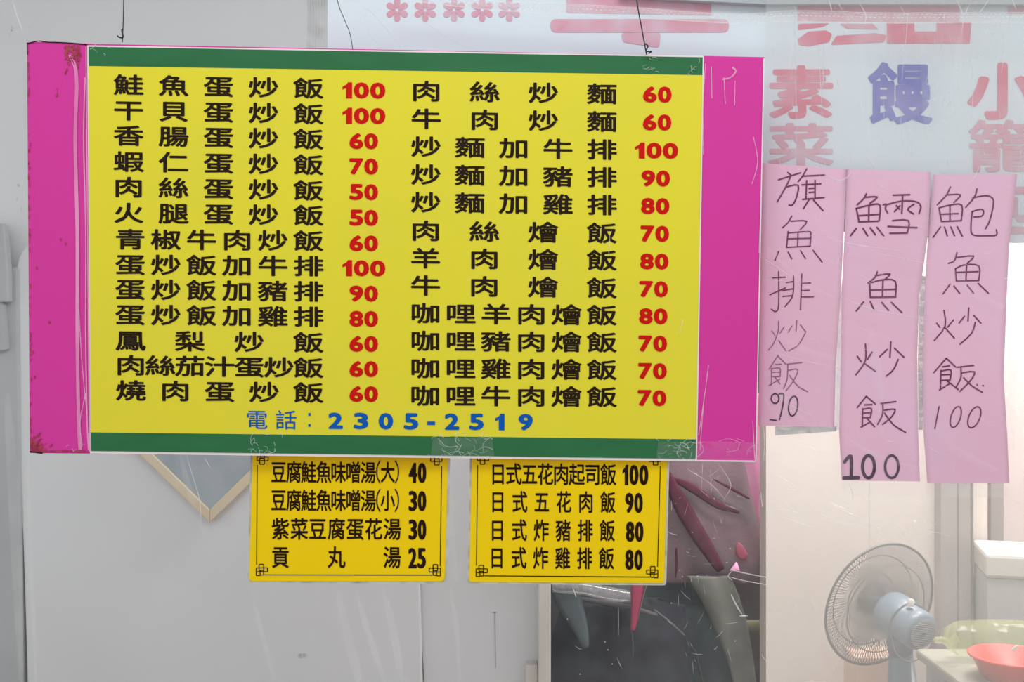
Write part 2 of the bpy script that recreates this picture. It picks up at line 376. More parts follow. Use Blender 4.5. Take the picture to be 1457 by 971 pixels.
LX0 = [183]*6 + [185.3]*4 + [185.7, 186, 186.3]
LP = ['100', '100', '60', '70', '50', '50', '60', '100', '90', '80', '60', '60', '60']
LPY = [128.8, 165, 201, 237, 273.5, 310, 346.4, 382, 418, 454, 489.6, 525.4, 561]
RIGHT = ['肉絲炒麵', '牛肉炒麵', '炒麵加牛排', '炒麵加豬排', '炒麵加雞排', '肉絲燴飯', '羊肉燴飯', '牛肉燴飯', '咖哩羊肉燴飯', '咖哩豬肉燴飯', '咖哩雞肉燴飯', '咖哩牛肉燴飯']
RY = [129.7, 169.2, 208.8, 248.5, 288, 328.5, 367.5, 406.5, 446, 485.2, 524.2, 563.3]
RYR = [133.5, 173, 212.8, 252.3, 291.7, 331.7, 370.5, 410, 448.7, 487.2, 526.4, 565]
RP = ['60', '60', '100', '90', '80', '70', '80', '70', '80', '70', '70', '70']
RPY = [134.6, 174.3, 214.5, 254, 293.4, 332.8, 372.3, 411.6, 450.3, 489.3, 528.3, 566.8]
RPX = [935.3, 935, 934, 933, 932.3, 931.7, 931, 930, 929.5, 928.8, 928.4, 927.7]
def row(txt, x0, x1, y0, y1, ew, eh, Y, m, parent, off, name='dish_name'):
    mb = MB(); n = len(txt)
    for i, ch in enumerate(txt):
        t = i/(n-1); put_cjk(mb, ch, lerp(x0, x1, t), lerp(y0, y1, t), ew, eh, (y1-y0)/(x1-x0), Y, off)
    return mb.build(name, m, parent)
BOLD = 0.020
for i, t in enumerate(LEFT):
    row(t, LX0[i], 439, LY[i], LYR[i], 44, 30.5, YT, M['black'], mbd, BOLD)
    m_ = MB(); put_fit(m_, LP[i], 517.5, LPY[i], 63 if len(LP[i]) == 3 else 42, 23, 0.012, YT, 0.066); m_.build('price', M['red'], mbd)
for i, t in enumerate(RIGHT):
    row(t, 606.5-i*0.15, 856.5, RY[i], RYR[i], 44, 30.5, YT, M['black'], mbd, BOLD)
    m_ = MB(); put_fit(m_, RP[i], RPX[i], RPY[i], 63 if len(RP[i]) == 3 else 42, 23, 0.012, YT, 0.066); m_.build('price', M['red'], mbd)
m_ = MB()
put_cjk(m_, '電', 365.5, 597.3, 32, 29, 0.012, YT, 0.004); put_cjk(m_, '話', 407, 597.8, 32, 29, 0.012, YT, 0.004)
for y in (590, 605.5): ribbon(m_, [(438.6, y), (442, y)], 4, YT, cap=False)
for ch, x, y in (('2', 477.5, 599), ('3', 513.7, 599.3), ('0', 549, 599.7), ('5', 585, 600), ('2', 643, 600.3), ('5', 678, 600.6), ('1', 711.5, 600.8), ('9', 748, 601)):
    put_fit(m_, ch, x, y, 16 if ch == '1' else 22, 23.5, 0.01, YT, 0.062)
ribbon(m_, [(608, 602.5), (619, 602.7)], 5, YT, cap=False)
m_.build('telephone_line', M['blue'], mbd)
# wear, tape and painted film glints on the board
YD = lambda a, b: YB(a)-0.0014
m_ = MB()
for k in range(60):
    x = 99 + random.uniform(-6, 14); y = 63 + abs(random.gauss(0, 14)); ribbon(m_, [(x, y), (x+random.uniform(-3, 3), y+random.uniform(1, 7))], random.uniform(0.8, 2.6), YD)
for k in range(60):
    x = 43 + abs(random.gauss(0, 11)); y = 641 - abs(random.gauss(0, 8)); ribbon(m_, [(x, y), (x+random.uniform(-3, 6), y+random.uniform(-4, 0))], random.uniform(0.8, 2.4), YD)
for k in range(70):
    y = random.uniform(70, 640); x = 39 + (y-60)*4/585 + abs(random.gauss(0, 1.2)); ribbon(m_, [(x, y), (x, y+random.uniform(1, 6))], random.uniform(0.7, 1.6), YD)
for k in range(24):
    x = random.uniform(50, 118); ribbon(m_, [(x, 642), (x+4, 642.3)], 1.5, YD)
for x, y in ((80, 135), (86, 340), (93, 346), (70, 458), (49, 536), (52, 380), (46, 500)): ribbon(m_, [(x, y), (x+0.5, y+2)], 2, YD)
ribbon(m_, spline([(81, 125), (82, 136)]), 1, YD)
m_.build('scuffs', M['magdirt'], mbd, kind='stuff')
m_ = MB(); ribbon(m_, spline([(38.5, 62), (55, 58.5), (68, 60), (95, 61), (124, 63.5)]), 1.6, YD); ribbon(m_, [(38.5, 61), (39, 78)], 1.2, YD)
ribbon(m_, [(43, 643), (60, 645.5)], 2, YD); m_.build('dark_rim', M['brown'], mbd)
m_ = MB(); pts = [(100, 78), (109, 110), (107, 200), (110, 330), (110, 480), (112, 600), (114, 640)]
ribbon(m_, spline(pts), 5, YD, cap=False); ribbon(m_, spline([(a+12, b) for a, b in pts[1:]]), 2, YD, cap=False)
ribbon(m_, [(122.3, 66), (127.4, 643)], 1.6, YD, cap=False); m_.build('edge_tape', M['pale'], mbd)
m_ = MB(); ribbon(m_, [(1000.8, 82), (990.8, 655)], 1.8, YD, cap=False); ribbon(m_, [(1087, 83), (1075.5, 656)], 1.6, YD, cap=False)
ribbon(m_, [(128, 644.5), (1075, 656.8)], 2.2, YD, cap=False); m_.build('laminate_rim', M['whiteedge'], mbd)
ft = MB()
def crumple(mb, cx, cy, rx, ry, Y, n=18, seed=0, wd=0.9):
    rnd = random.Random(seed)
    for k in range(n):
        x = cx+rnd.uniform(-rx, rx); y = cy+rnd.uniform(-ry, ry); a = rnd.uniform(0, 6.28); L = rnd.uniform(4, max(rx, ry)*0.8)
        q = [(x, y), (x+math.cos(a)*L*0.5+rnd.uniform(-2, 2), y+math.sin(a)*L*0.4), (x+math.cos(a+0.5)*L, y+math.sin(a+0.5)*L*0.8)]
        q = [(min(cx+rx*1.1, max(cx-rx*1.1, u)), min(cy+ry*1.1, max(cy-ry*1.1, v))) for u, v in q]
        ribbon(mb, spline(q, 4), rnd.uniform(0.4, wd), Y, cap=False)
YTp = lambda a, b: YB(a)-0.003
for cx, cy, rx, ry, n, sd in ((375, 633, 24, 16, 16, 1), (655, 634, 42, 17, 34, 2), (962, 640, 26, 14, 24, 3), (1025, 640, 45, 14, 9, 4), (925, 88, 12, 14, 8, 6), (150, 70, 20, 9, 6, 7), (112, 630, 16, 12, 6, 8), (990, 95, 10, 14, 8, 12)):
    crumple(ft, cx, cy, rx, ry, YTp, n, sd)
ribbon(ft, spline([(1042, 96), (1047, 101), (1040, 110), (1028, 113)]), 2.4, YTp, cap=False)
for q in ([(1072, 195), (1078, 230), (1070, 262)], [(1008, 520), (1003, 560), (994, 620)], [(1083, 280), (1080, 360)], [(1004, 90), (1000, 150), (1001, 220)], [(1002, 560), (996, 640)], [(1071, 600), (1074, 655)], [(112, 440), (117, 520), (124, 590)], [(122, 560), (114, 600), (117, 636)],
          [(1012, 95), (1013, 140)], [(1030, 110), (1032, 148)], [(1046, 115), (1045, 150)], [(868, 330), (866, 365)], [(972, 455), (967, 475)]):
    ribbon(ft, spline(q), 1.1, YTp, cap=False)
ft.build('film_glints', M['crease'], mbd, kind='stuff')  # glints on the clear wrap, drawn as whitish strips
m_ = MB()
def patch(poly, Y, amp=0.0015, seed=0):
    """a crumpled piece of clear tape: fan of noisy triangles"""
    c = Vector((sum(p[0] for p in poly)/len(poly), sum(p[1] for p in poly)/len(poly))); fy = Y if callable(Y) else (lambda a, b: Y)
    rings = 5; V = [P(c.x, c.y, fy(c.x, c.y)-amp)]; n = len(poly)
    for r in range(1, rings+1):
        for k, p in enumerate(poly):
            q = c + (Vector(p)-c)*r/rings; V.append(P(q.x, q.y, fy(q.x, q.y)-amp*abs(noise.noise(Vector((q.x*0.15, q.y*0.15, seed))))*2))
    Fc = [(0, 1+k, 1+(k+1) % n) for k in range(n)]
    for r in range(rings-1):
        a = 1+r*n; b = a+n
        Fc += [(a+k, b+k, b+(k+1) % n, a+(k+1) % n) for k in range(n)]
    link('clear_tape', V, Fc, M['tape'], mbd, True)
patch(rounded([(616, 624), (700, 622), (704, 653), (612, 652)], 4), YTp, seed=3)
patch(rounded([(936, 628), (990, 630), (990, 655), (934, 654)], 4), YTp, seed=5)
patch(rounded([(992, 628), (1076, 630), (1075, 656), (991, 655)], 3), YTp, seed=8)
# hanging wires
def wire(pts, r, label, Y0=1.812):
    m_ = MB(); p3 = [P(a, b, Y0) for a, b in spline(pts, 8)]; m_.tube(p3, r, 6)
    o = m_.build('hanging_wire', M['wire'], None, True); tag(o, label, 'wire', None); return o
w1 = wire([(177, -120), (176, 0), (175, 40), (174, 60)], 0.0009, 'dark thin wire holding the left end of the board')
m_ = MB(); m_.tube([P(a, b, 1.805) for a, b in spline([(167, 51), (170, 53), (175, 53), (173.5, 44), (174, 41)], 5)], 0.0013, 6); m_.build('twisted_end', M['wire'], w1, True)
wire([(470, -60), (480, 0), (491, 30), (498, 48), (502, 71)], 0.0006, 'thin dark wire down to the board beside the banner edge')
w3 = wire([(890, -120), (906, 0), (913, 40), (920, 78)], 0.0010, 'dark twisted wire in front of the banner, right of centre')
m_ = MB(); m_.tube([P(a, b, 1.81) for a, b in spline([(918, 62), (922, 66), (919, 73), (927, 73), (923, 76)], 5)], 0.0011, 6); m_.build('twisted_end', M['wire'], w3, True)

# ---------------------------------------------------------------- two amber signs tucked under the board
def knot(mb, x, y, sx, sy, Y):
    def rc(a, b, c, d):
        ribbon(mb, [(x+sx*a, y+sy*b), (x+sx*c, y+sy*b), (x+sx*c, y+sy*d), (x+sx*a, y+sy*d), (x+sx*a, y+sy*b)], 1.35, Y, cap=False)
    rc(4, 0, 10.5, 8.5); rc(0, 5, 16, 10.5); rc(0, 10.5, 5.5, 16); rc(5.5, 8.5, 10.5, 15.2)
def amber(label, poly, rad, border, rows, prices, Y0):
    o = empty('price_sign', P(sum(p[0] for p in poly)/4, max(p[1] for p in poly), Y0), label, 'sign')
    slab('laminate', rounded(poly, [0, 0, rad, rad]), Y0+0.0008, 0.003, M['cardedge'], o)
    inn = [(poly[0][0]+3, poly[0][1]), (poly[1][0]-3.4, poly[1][1]), (poly[2][0]-3.4, poly[2][1]-3.4), (poly[3][0]+2.6, poly[3][1]-2.6)]
    slab('card', rounded(inn, [0, 0, rad, rad]), Y0, 0.0008, M['amber'], o)
    YI = Y0-0.0006; (l0, l1, r0, r1, yb0, yb1, yk) = border
    m_ = MB(); ribbon(m_, [(l0, 662), (l1, yk)], 1.2, YI, cap=False); ribbon(m_, [(r0, 664), (r1, yk+2)], 1.2, YI, cap=False)
    ribbon(m_, [(l1+11, yb0), (r1-11, yb1)], 1.3, YI, cap=False)
    knot(m_, l1-0.4, yb0-15, 1, 1, YI); knot(m_, r1+0.4, yb1-15, -1, 1, YI); knot(m_, l0-0.4, 661, 1, -1, YI); knot(m_, r0+0.4, 662, -1, -1, YI)
    m_.build('border', M['brown'], o)
    for chars, ew in rows:
        m_ = MB()
        for ch, x, y in chars: put_cjk(m_, ch, x, y, ew, 32.5, 0.006, YI, 0.016)
        m_.build('dish_name', M['brown'], o)
    for t, x, y, wd in prices:
        m_ = MB(); put_fit(m_, t, x, y, wd, 29, 0.01, YI, 0.040); m_.build('price', M['brown'], o)
    return o
xs1 = [396.4, 418, 439.2, 460.7, 481.5, 502.8, 524]
def cols(txt, xs, y0, y1): return [(c, x, lerp(y0, y1, (x-xs[0])/(xs[-1]-xs[0]))) for c, x in zip(txt, xs)]
r1 = cols('豆腐鮭魚味噌湯', xs1, 672, 672.6); r2 = cols('豆腐鮭魚味噌湯', xs1, 712, 712.8)
x3 = [399, 425.8, 452, 478.7, 505.3, 531.6, 558.2]
Ysg = 1.832
s1 = amber('amber soup price sign hanging left, prices 40 30 30 25', [(357, 628), (641, 632), (636, 831), (352, 830)], 7, (366, 365, 628.4, 626.3, 818.4, 818.8, 804),
      [(r1, 22.5), (r2, 22.5), (cols('紫菜豆腐蛋花湯', x3, 752.8, 753.2), 26), (cols('貢丸湯', [399, 478.7, 558], 793, 793.4), 26)],
      [('40', 594, 673.3, 26), ('30', 594, 713.4, 26), ('30', 594, 754.2, 26), ('25', 593.5, 794.6, 26)], Ysg)
for y, ch in ((672.4, '大'), (712.8, '小')):
    m_ = MB(); put_cjk(m_, ch, 551.7, y, 21, 31, 0, Ysg-0.0006, 0.016)
    ribbon(m_, spline([(540.5, y-16), (536.6, y-7), (536.6, y+6), (540.5, y+15)]), 1.9, Ysg-0.0006); ribbon(m_, spline([(562.5, y-16), (566.4, y-7), (566.4, y+6), (562.5, y+15)]), 1.9, Ysg-0.0006)
    m_.build('size_note', M['brown'], s1)
def sp(a, b, n): return [lerp(a, b, i/(n-1)) for i in range(n)]
amber('amber rice price sign hanging right, prices 100 90 80 80', [(669, 632), (953, 636), (948, 833.5), (665, 831)], 4, (679.6, 677.8, 939.6, 935.6, 819.8, 821.6, 805),
      [(cols('日式五花肉起司飯', sp(708.6, 865.7, 8), 674.6, 675.6), 23.5), (cols('日式五花肉飯', sp(708.2, 865, 6), 714.2, 715), 22.5),
       (cols('日式炸豬排飯', sp(707.6, 864, 6), 754.6, 755.4), 22.5), (cols('日式炸雞排飯', sp(707, 863, 6), 794, 795), 22.5)],
      [('100', 904, 676.3, 38), ('90', 902, 716, 26), ('80', 903, 757, 26), ('80', 902, 797, 26)], Ysg)

# ---------------------------------------------------------------- pink handwritten notes
YN = 1.886
def ysurf(seed):
    return lambda x, y: YN - 0.0025*math.sin((y-240)/70.0 + seed) - 0.0012*math.sin((x-1080)/23.0 + seed*2)
def note(rows, seed, m):
    fy = ysurf(seed); R = []
    for i in range(len(rows)-1):
        for k in range(8):
            t = k/8; R.append([lerp(rows[i][j], rows[i+1][j], t) for j in range(4)])
    R.append(list(rows[-1])); nc = 12; V = []
    for dy in (0, 0.0004):
        for yl, xl, yr, xr in R:
            for j in range(nc+1):
                t = j/nc; x = lerp(xl, xr, t); y = lerp(yl, yr, t); V.append(P(x, y, fy(x, y)) + Vector((0, dy, 0)))
    n = nc+1; nf = len(R)*n; Fc = []
    for i in range(len(R)-1):
        for j in range(nc):
            a = i*n+j; Fc += [(a, a+n, a+n+1, a+1), (nf+a, nf+a+1, nf+a+n+1, nf+a+n)]
    for i in range(len(R)-1):
        a = i*n; Fc += [(a, nf+a, nf+a+n, a+n)]; a += nc; Fc += [(a, a+n, nf+a+n, nf+a)]
    return V, Fc, fy
def ell(cx, cy, rx, ry, sl=0.0): return [(cx+rx*math.cos(t/20*2*math.pi)-sl*math.sin(t/20*2*math.pi)*ry, cy+ry*math.sin(t/20*2*math.pi)) for t in range(21)]
A = lambda p: (1080+p[0]*0.25875, 230+p[1]*0.25875)
Bc = lambda p: (1080+p[0]*0.25875, 460+p[1]*0.25875)
D = lambda p: (957+p[0]*0.34317, 320+p[1]*0.34317)
def ink(name, chars, parent, fy, m, wd, sub=True):
    m_ = MB()
    for st, f in chars:
        for s in st:
            q = [f(p) for p in s]; q = spline(q, 3) if len(q) > 2 and len(q) < 15 else q
            ribbon(m_, q, wd, lambda a, b: fy(a, b)-0.0006)
    m_.build(name, m, parent)
def wnote(label, rows, seed, chars, prices, m):
    o = empty('handwritten_note', P(rows[0][1], rows[-1][0], YN), label, 'note')
    V, Fc, fy = note(rows, seed, m); link('paper', V, Fc, m, o, True)
    for st, f, mm, wd in chars: ink('dish_name', [(st, f)], o, fy, mm, wd)
    m_ = None
    for st, f, mm, wd in prices: ink('price', [(st, f)], o, fy, mm, wd)
    return o, fy
mk, fd, bk = M['marker'], M['faded'], M['blackmark']
n1, f1 = wnote('shortest pink handwritten note, priced 90, beside the board', [(232, 1083, 241, 1205.5), (300, 1083, 305, 1202), (420, 1082, 422, 1196), (520, 1080, 522, 1189), (606, 1079, 608, 1187)], 0.4, [
 ([[(158,60),(180,78)],[(108,100),(228,62)],[(172,85),(150,135),(100,222)],[(150,140),(215,130),(205,200),(185,238),(165,240)],[(262,40),(240,80),(215,110)],[(240,80),(360,74)],[(235,128),(340,122)],[(262,105),(258,205)],[(308,103),(308,200)],[(275,148),(308,146)],[(275,170),(305,168)],[(240,208),(358,198)],[(275,210),(245,258)],[(300,212),(352,270)]], A, mk, 2.2),
 ([[(180,300),(160,335),(128,365)],[(175,328),(262,328),(225,375)],[(160,385),(152,470)],[(160,393),(270,385),(285,400),(280,465)],[(155,425),(280,422)],[(152,472),(282,465)],[(215,388),(212,468)],[(108,495),(88,543)],[(160,498),(180,535)],[(228,490),(255,533)],[(297,488),(347,553)]], A, mk, 1.9),
 ([[(75,640),(145,636)],[(108,605),(108,790),(92,825),(68,812)],[(60,733),(145,695)],[(190,630),(190,700),(180,750),(143,797)],[(150,665),(190,660)],[(130,710),(185,700)],[(130,742),(180,738)],[(235,618),(228,815)],[(235,670),(283,668)],[(235,710),(275,708)],[(232,745),(298,745)]], A, mk, 1.8),
 ([[(440,400),(438,440),(420,490),(398,520)],[(412,440),(425,460)],[(462,425),(445,450)],[(440,480),(470,523)],[(515,398),(512,440)],[(480,445),(495,420)],[(530,415),(553,445)],[(550,450),(520,500),(482,523)]], D, fd, 1.5),
 ([[(437,542),(400,600)],[(437,545),(470,578)],[(425,580),(450,578)],[(410,595),(410,665)],[(410,598),(445,595),(445,630)],[(410,612),(445,611)],[(410,630),(445,630)],[(400,667),(445,640)],[(425,632),(445,660)],[(475,578),(535,572)],[(478,580),(475,640),(460,680)],[(478,605),(520,600),(500,650),(470,688)],[(485,625),(520,670),(560,692)]], D, fd, 1.5)],
 [([ell(425,721,16,20),[(440,703),(461,704),(455,760),(443,808)],ell(500,752,19,41,0.1),[(405,808),(430,812)]], D, bk, 2.0)], M['pink1'])
n2, f2 = wnote('pink handwritten note with heavy black 100 at its foot, second of three', [(240, 1206, 245, 1324.5), (333, 1201.8, 330, 1321), (421, 1197.8, 421.5, 1308), (512, 1196.5, 508, 1305), (615, 1194, 615, 1306.5), (684, 1197.8, 685.5, 1309)], 1.7, [
 ([[(590,178),(575,205),(540,238)],[(580,197),(650,195),(610,230)],[(535,258),(550,330)],[(535,258),(610,240),(665,240),(660,325)],[(545,298),(662,290)],[(548,332),(655,328)],[(605,245),(603,330)],[(535,368),(503,408)],[(572,368),(597,408)],[(612,365),(640,403)],[(648,362),(685,408)],
   [(738,185),(828,182)],[(683,238),(700,235),(695,260),(708,282)],[(695,240),(780,218),(860,220),(890,245),(880,285)],[(790,185),(785,285)],[(755,243),(772,262)],[(775,243),(745,275)],[(852,235),(818,263),(850,288)],[(735,325),(822,325),(815,392)],[(710,357),(868,364)],[(720,395),(815,393)]], A, mk, 2.4),
 ([[(650,605),(640,635),(600,668)],[(640,628),(720,618),(690,650)],[(608,665),(612,745)],[(610,668),(685,650),(750,660),(750,745)],[(608,708),(752,703)],[(612,747),(752,745)],[(682,655),(678,745)],[(575,772),(535,822)],[(612,770),(632,815)],[(675,775),(712,818)],[(728,775),(785,830)]], A, mk, 2.2),
 ([[(585,115),(588,190),(570,235),(532,285)],[(540,182),(562,212)],[(622,160),(595,200)],[(585,225),(640,265)],[(725,103),(720,188)],[(663,185),(705,145)],[(745,138),(797,188)],[(765,200),(740,255),(700,292)]], Bc, mk, 2.2),
 ([[(590,403),(540,465)],[(590,403),(640,445)],[(580,450),(620,448)],[(570,470),(568,570)],[(570,475),(618,470),(612,520)],[(570,495),(615,493)],[(570,520),(612,520)],[(562,572),(610,545)],[(595,525),(635,570)],[(670,442),(752,432)],[(680,442),(680,500),(652,557)],[(685,480),(748,475),(725,520),(680,557)],[(690,495),(740,560),(805,600)]], Bc, mk, 2.2)],
 [([[(470,765),(505,732),(507,845)],ell(602,790,33,62)], Bc, bk, 4.6), ([[(467,852),(547,850)]], Bc, bk, 5.5), ([ell(730,790,37,62)], Bc, bk, 3.6)], M['pink1'])
n3, f3 = wnote('pink handwritten note with thin slanting 100 and blank foot, rightmost', [(248.6, 1328.5, 248, 1447.5), (359, 1319, 349, 1436), (421, 1315.5, 421.5, 1432.5), (525, 1313, 537, 1428), (615, 1314, 615, 1433), (688, 1319.5, 688, 1436)], 3.1, [
 ([[(1052,140),(1030,185),(980,238)],[(1035,183),(1108,183),(1072,225)],[(990,255),(1003,328)],[(990,255),(1050,240),(1115,240),(1112,325)],[(995,290),(1095,286)],[(1003,330),(1110,325)],[(1050,243),(1050,325)],[(998,360),(957,417)],[(1020,360),(1035,408)],[(1055,360),(1075,408)],[(1090,358),(1118,410)],
   [(1198,150),(1185,195),(1137,252)],[(1175,200),(1250,188),(1290,215),(1270,320),(1245,370)],[(1172,275),(1220,262),(1235,275),(1225,300),(1180,305)],[(1172,275),(1165,370),(1180,405),(1250,408),(1305,405),(1305,375)]], A, mk, 2.1),
 ([[(1088,502),(1075,545),(1042,560)],[(1085,528),(1180,520),(1145,560)],[(1080,590),(1085,655)],[(1080,590),(1130,568),(1210,575),(1208,655)],[(1085,610),(1205,605)],[(1085,657),(1205,655)],[(1142,572),(1138,655)],[(1050,675),(1012,728)],[(1072,685),(1103,725)],[(1145,680),(1180,725)],[(1205,670),(1262,725)]], A, mk, 2.0),
 ([[(1125,355),(1130,420),(1085,480)],[(1095,408),(1108,425)],[(1165,395),(1140,425)],[(1128,425),(1168,470)],[(1228,345),(1225,400)],[(1188,408),(1210,380)],[(1248,375),(1278,408)],[(1255,405),(1240,450),(1192,495)]], D, mk, 2.0),
 ([[(1030,193),(962,272)],[(1030,193),(1080,240)],[(1010,240),(1048,235)],[(1000,260),(998,365)],[(1000,265),(1055,258),(1050,315)],[(1000,285),(1050,283)],[(1000,315),(1050,313)],[(992,368),(1045,335)],[(1035,318),(1095,365)],[(1088,243),(1180,233)],[(1110,243),(1110,300),(1085,350)],[(1110,275),(1185,268),(1160,320),(1105,375)],[(1125,300),(1170,345),(1228,380)],[(1199,339),(1201,341)],[(1231,343),(1233,345)]], Bc, mk, 2.1)],
 [([[(990,460),(967,580)],ell(1082,516,27,58,0.25),ell(1184,518,32,58,0.3)], Bc, mk, 1.9)], M['pink1'])

# ---------------------------------------------------------------- banner behind the film
YBn = 1.93
ban = empty('fabric_banner', P(1000, 350, YBn), 'pale blue white banner with faded red and blue characters behind the plastic', 'banner')
slab('banner_sheet', [(466, -60), (1800, -60), (1800, 348), (1432, 346), (1200, 330), (1000, 300), (466, 210)], YBn, 0.0015, M['banner'], ban)
YI = YBn-0.0008
fl = MB()
for cx in (565, 605, 646, 686, 724.5):
    for k in range(6):
        a = math.pi/6 + math.pi/3*k + math.pi/6*0; a = math.pi/2 + math.pi/3*k
        u = Vector((math.cos(a), math.sin(a))); v = Vector((-u.y, u.x)); c = Vector((cx, 14)) + u*9.5
        fl.add([P(*(c + u*7.5*math.cos(t*math.pi/6)*1.0 + v*(4.3+1.4*math.cos(t*math.pi/6))*math.sin(t*math.pi/6)), YI) for t in range(12)], [tuple(range(12))])
fl.build('flower_print', M['banpale'], ban)
def prt(name, poly, m, r=6): return MB().add([P(a, b, YI) for a, b in rounded(poly, r)], [list(range(len(rounded(poly, r))))]).build(name, m, ban)
prt('header_print', [(806, -30), (1012, -30), (1012, 22), (806, 18)], M['banpale'], 3)
prt('header_print', [(783, 27), (1037, 27), (1037, 46), (783, 46)], M['banpale'], 9)
prt('header_print', [(884, 46.5), (940, 46.5), (938, 68), (886, 60)], M['banpale'], 5)
prt('header_print', [(1135, -30), (1365, -30), (1365, 31), (1135, 31)], M['banpale'], 2)
prt('header_print', [(1136, 34), (1180, 33), (1172, 38), (1136, 43)], M['banred'], 2)
prt('header_print', [(1135, 56), (1150, 45), (1175, 43), (1184, 48), (1180, 60), (1150, 66), (1137, 64)], M['banred'], 2)
prt('header_print', [(1190, 51), (1245, 47), (1262, 50), (1258, 60), (1182, 64)], M['banred'], 3)
prt('header_print', [(1262, 32), (1301, 32), (1301, 45), (1333, 45), (1333, 32), (1382, 32), (1380, 62), (1262, 62)], M['banred'], 1)
prt('header_print', [(1195, 34), (1242, 34), (1250, 42), (1205, 41)], M['banpale'], 2)
prt('header_print', [(1434, -30), (1520, -30), (1520, 20), (1434, 20)], M['banpale'], 2)
for ch, cx, cy, ew, eh, m, off in (('素', 1140, 131, 96, 79, M['banred'], 0.024), ('菜', 1140, 206, 96, 64, M['banpale'], 0.024), ('饅', 1280, 133, 96, 92, M['banblue'], 0.022),
                              ('小', 1426, 129, 100, 84, M['banred'], 0.034), ('籠', 1426, 208, 100, 78, M['banpale'], 0.018), ('包', 1436, 295, 92, 82, M['banpale'], 0.03)):
    m_ = MB(); put_cjk(m_, ch, cx, cy, ew, eh, 0, YI, off); m_.build('printed_character', m, ban)
rl = slab('curtain_rail', [(880, -40), (1600, -40), (1600, 6), (1085, 6), (985, 1), (880, -6)], 1.912, 0.012, M['steel'], bv=0.001)
tag(rl, 'grey metal rail along the top above the banner, right side', 'rail')

# ---------------------------------------------------------------- plastic curtain with seam and painted streak highlights, fogged sheet behind the notes
YCt = 1.868
def ycur(x, y): return YCt - 0.003*math.sin(x/60.0 + 0.4*math.sin(y/150.0)) - 0.002*noise.noise(Vector((x/120.0, y/240.0, 2.0)))
def grid(x0, x1, y0, y1, nx, ny, fy):
    V = []; Fc = []
    for j in range(ny+1):
        for i in range(nx+1):
            x = lerp(x0, x1, i/nx); y = lerp(y0, y1, j/ny); V.append(P(x, y, fy(x, y)))
    for j in range(ny):
        for i in range(nx):
            a = j*(nx+1)+i; Fc.append((a, a+nx+1, a+nx+2, a+1))
    return V, Fc
cur = empty('plastic_curtain', P(700, 1300, YCt), 'clear plastic curtain hanging right behind the menu board, creased', 'curtain')
V, Fc = grid(-260, 1720, -80, 1500, 90, 60, ycur); link('clear_sheet', V, Fc, M['clear'], cur, True)
yc2 = lambda a, b: ycur(a, b)-0.0012
m_ = MB()
up = [(560, -10), (700, 2), (860, 8), (1040, 20), (1130, 15), (1250, 18), (1380, 18), (1500, 17)]; lo = [(560, -2), (700, 14), (860, 22), (1040, 33), (1130, 31), (1250, 33), (1380, 32), (1500, 32)]
U = spline(up, 6); L = spline(lo, 6); V = [P(a, b, yc2(a, b)) for a, b in U] + [P(a, b, yc2(a, b)) for a, b in L]
m_.add(V, [(i, i+1, len(U)+i+1, len(U)+i) for i in range(len(U)-1)]); m_.build('seam', M['seam'], cur)
m_ = MB()
for off, dash in ((0, 0), (0.45, 1), (1.0, 0)):
    q = [(lerp(U[i][0], L[i][0], off), lerp(U[i][1], L[i][1], off)) for i in range(len(U))]
    if not dash: ribbon(m_, q, 1.3 if off == 1.0 else 0.8, lambda a, b: ycur(a, b)-0.002, cap=False)
    else:
        x = 600
        while x < 1480:
            k = min(range(len(q)), key=lambda i: abs(q[i][0]-x)); yy = q[k][1]
            ribbon(m_, [(x, yy), (x+3, yy)], 1.3, lambda a, b: ycur(a, b)-0.002, cap=False)
            ribbon(m_, [(x+2, yy-4), (x+5, yy-4)], 1.0, lambda a, b: ycur(a, b)-0.002, cap=False); x += 6.5
m_.build('stitching', M['crease'], cur, kind='stuff')
def taper(mb, pts, wd, Y):
    """a streak highlight drawn as a raised crease, tapering at both ends: low ridge with two slopes"""
    q = spline(pts, 7); n = len(q); V = []
    for i, (x, y) in enumerate(q):
        a = Vector(q[max(i-1, 0)]); b = Vector(q[min(i+1, n-1)]); d = (b-a).normalized(); nn = Vector((-d.y, d.x)); ww = wd*0.5*(math.sin(math.pi*(0.04+0.92*i/(n-1)))**0.6)
        V += [P(x+nn.x*ww, y+nn.y*ww, Y(x, y)), P(x, y, Y(x, y)-0.0008), P(x-nn.x*ww, y-nn.y*ww, Y(x, y))]
    mb.add(V, [f for i in range(n-1) for f in ((3*i, 3*i+3, 3*i+4, 3*i+1), (3*i+1, 3*i+4, 3*i+5, 3*i+2))])
hard = MB(); soft = MB()
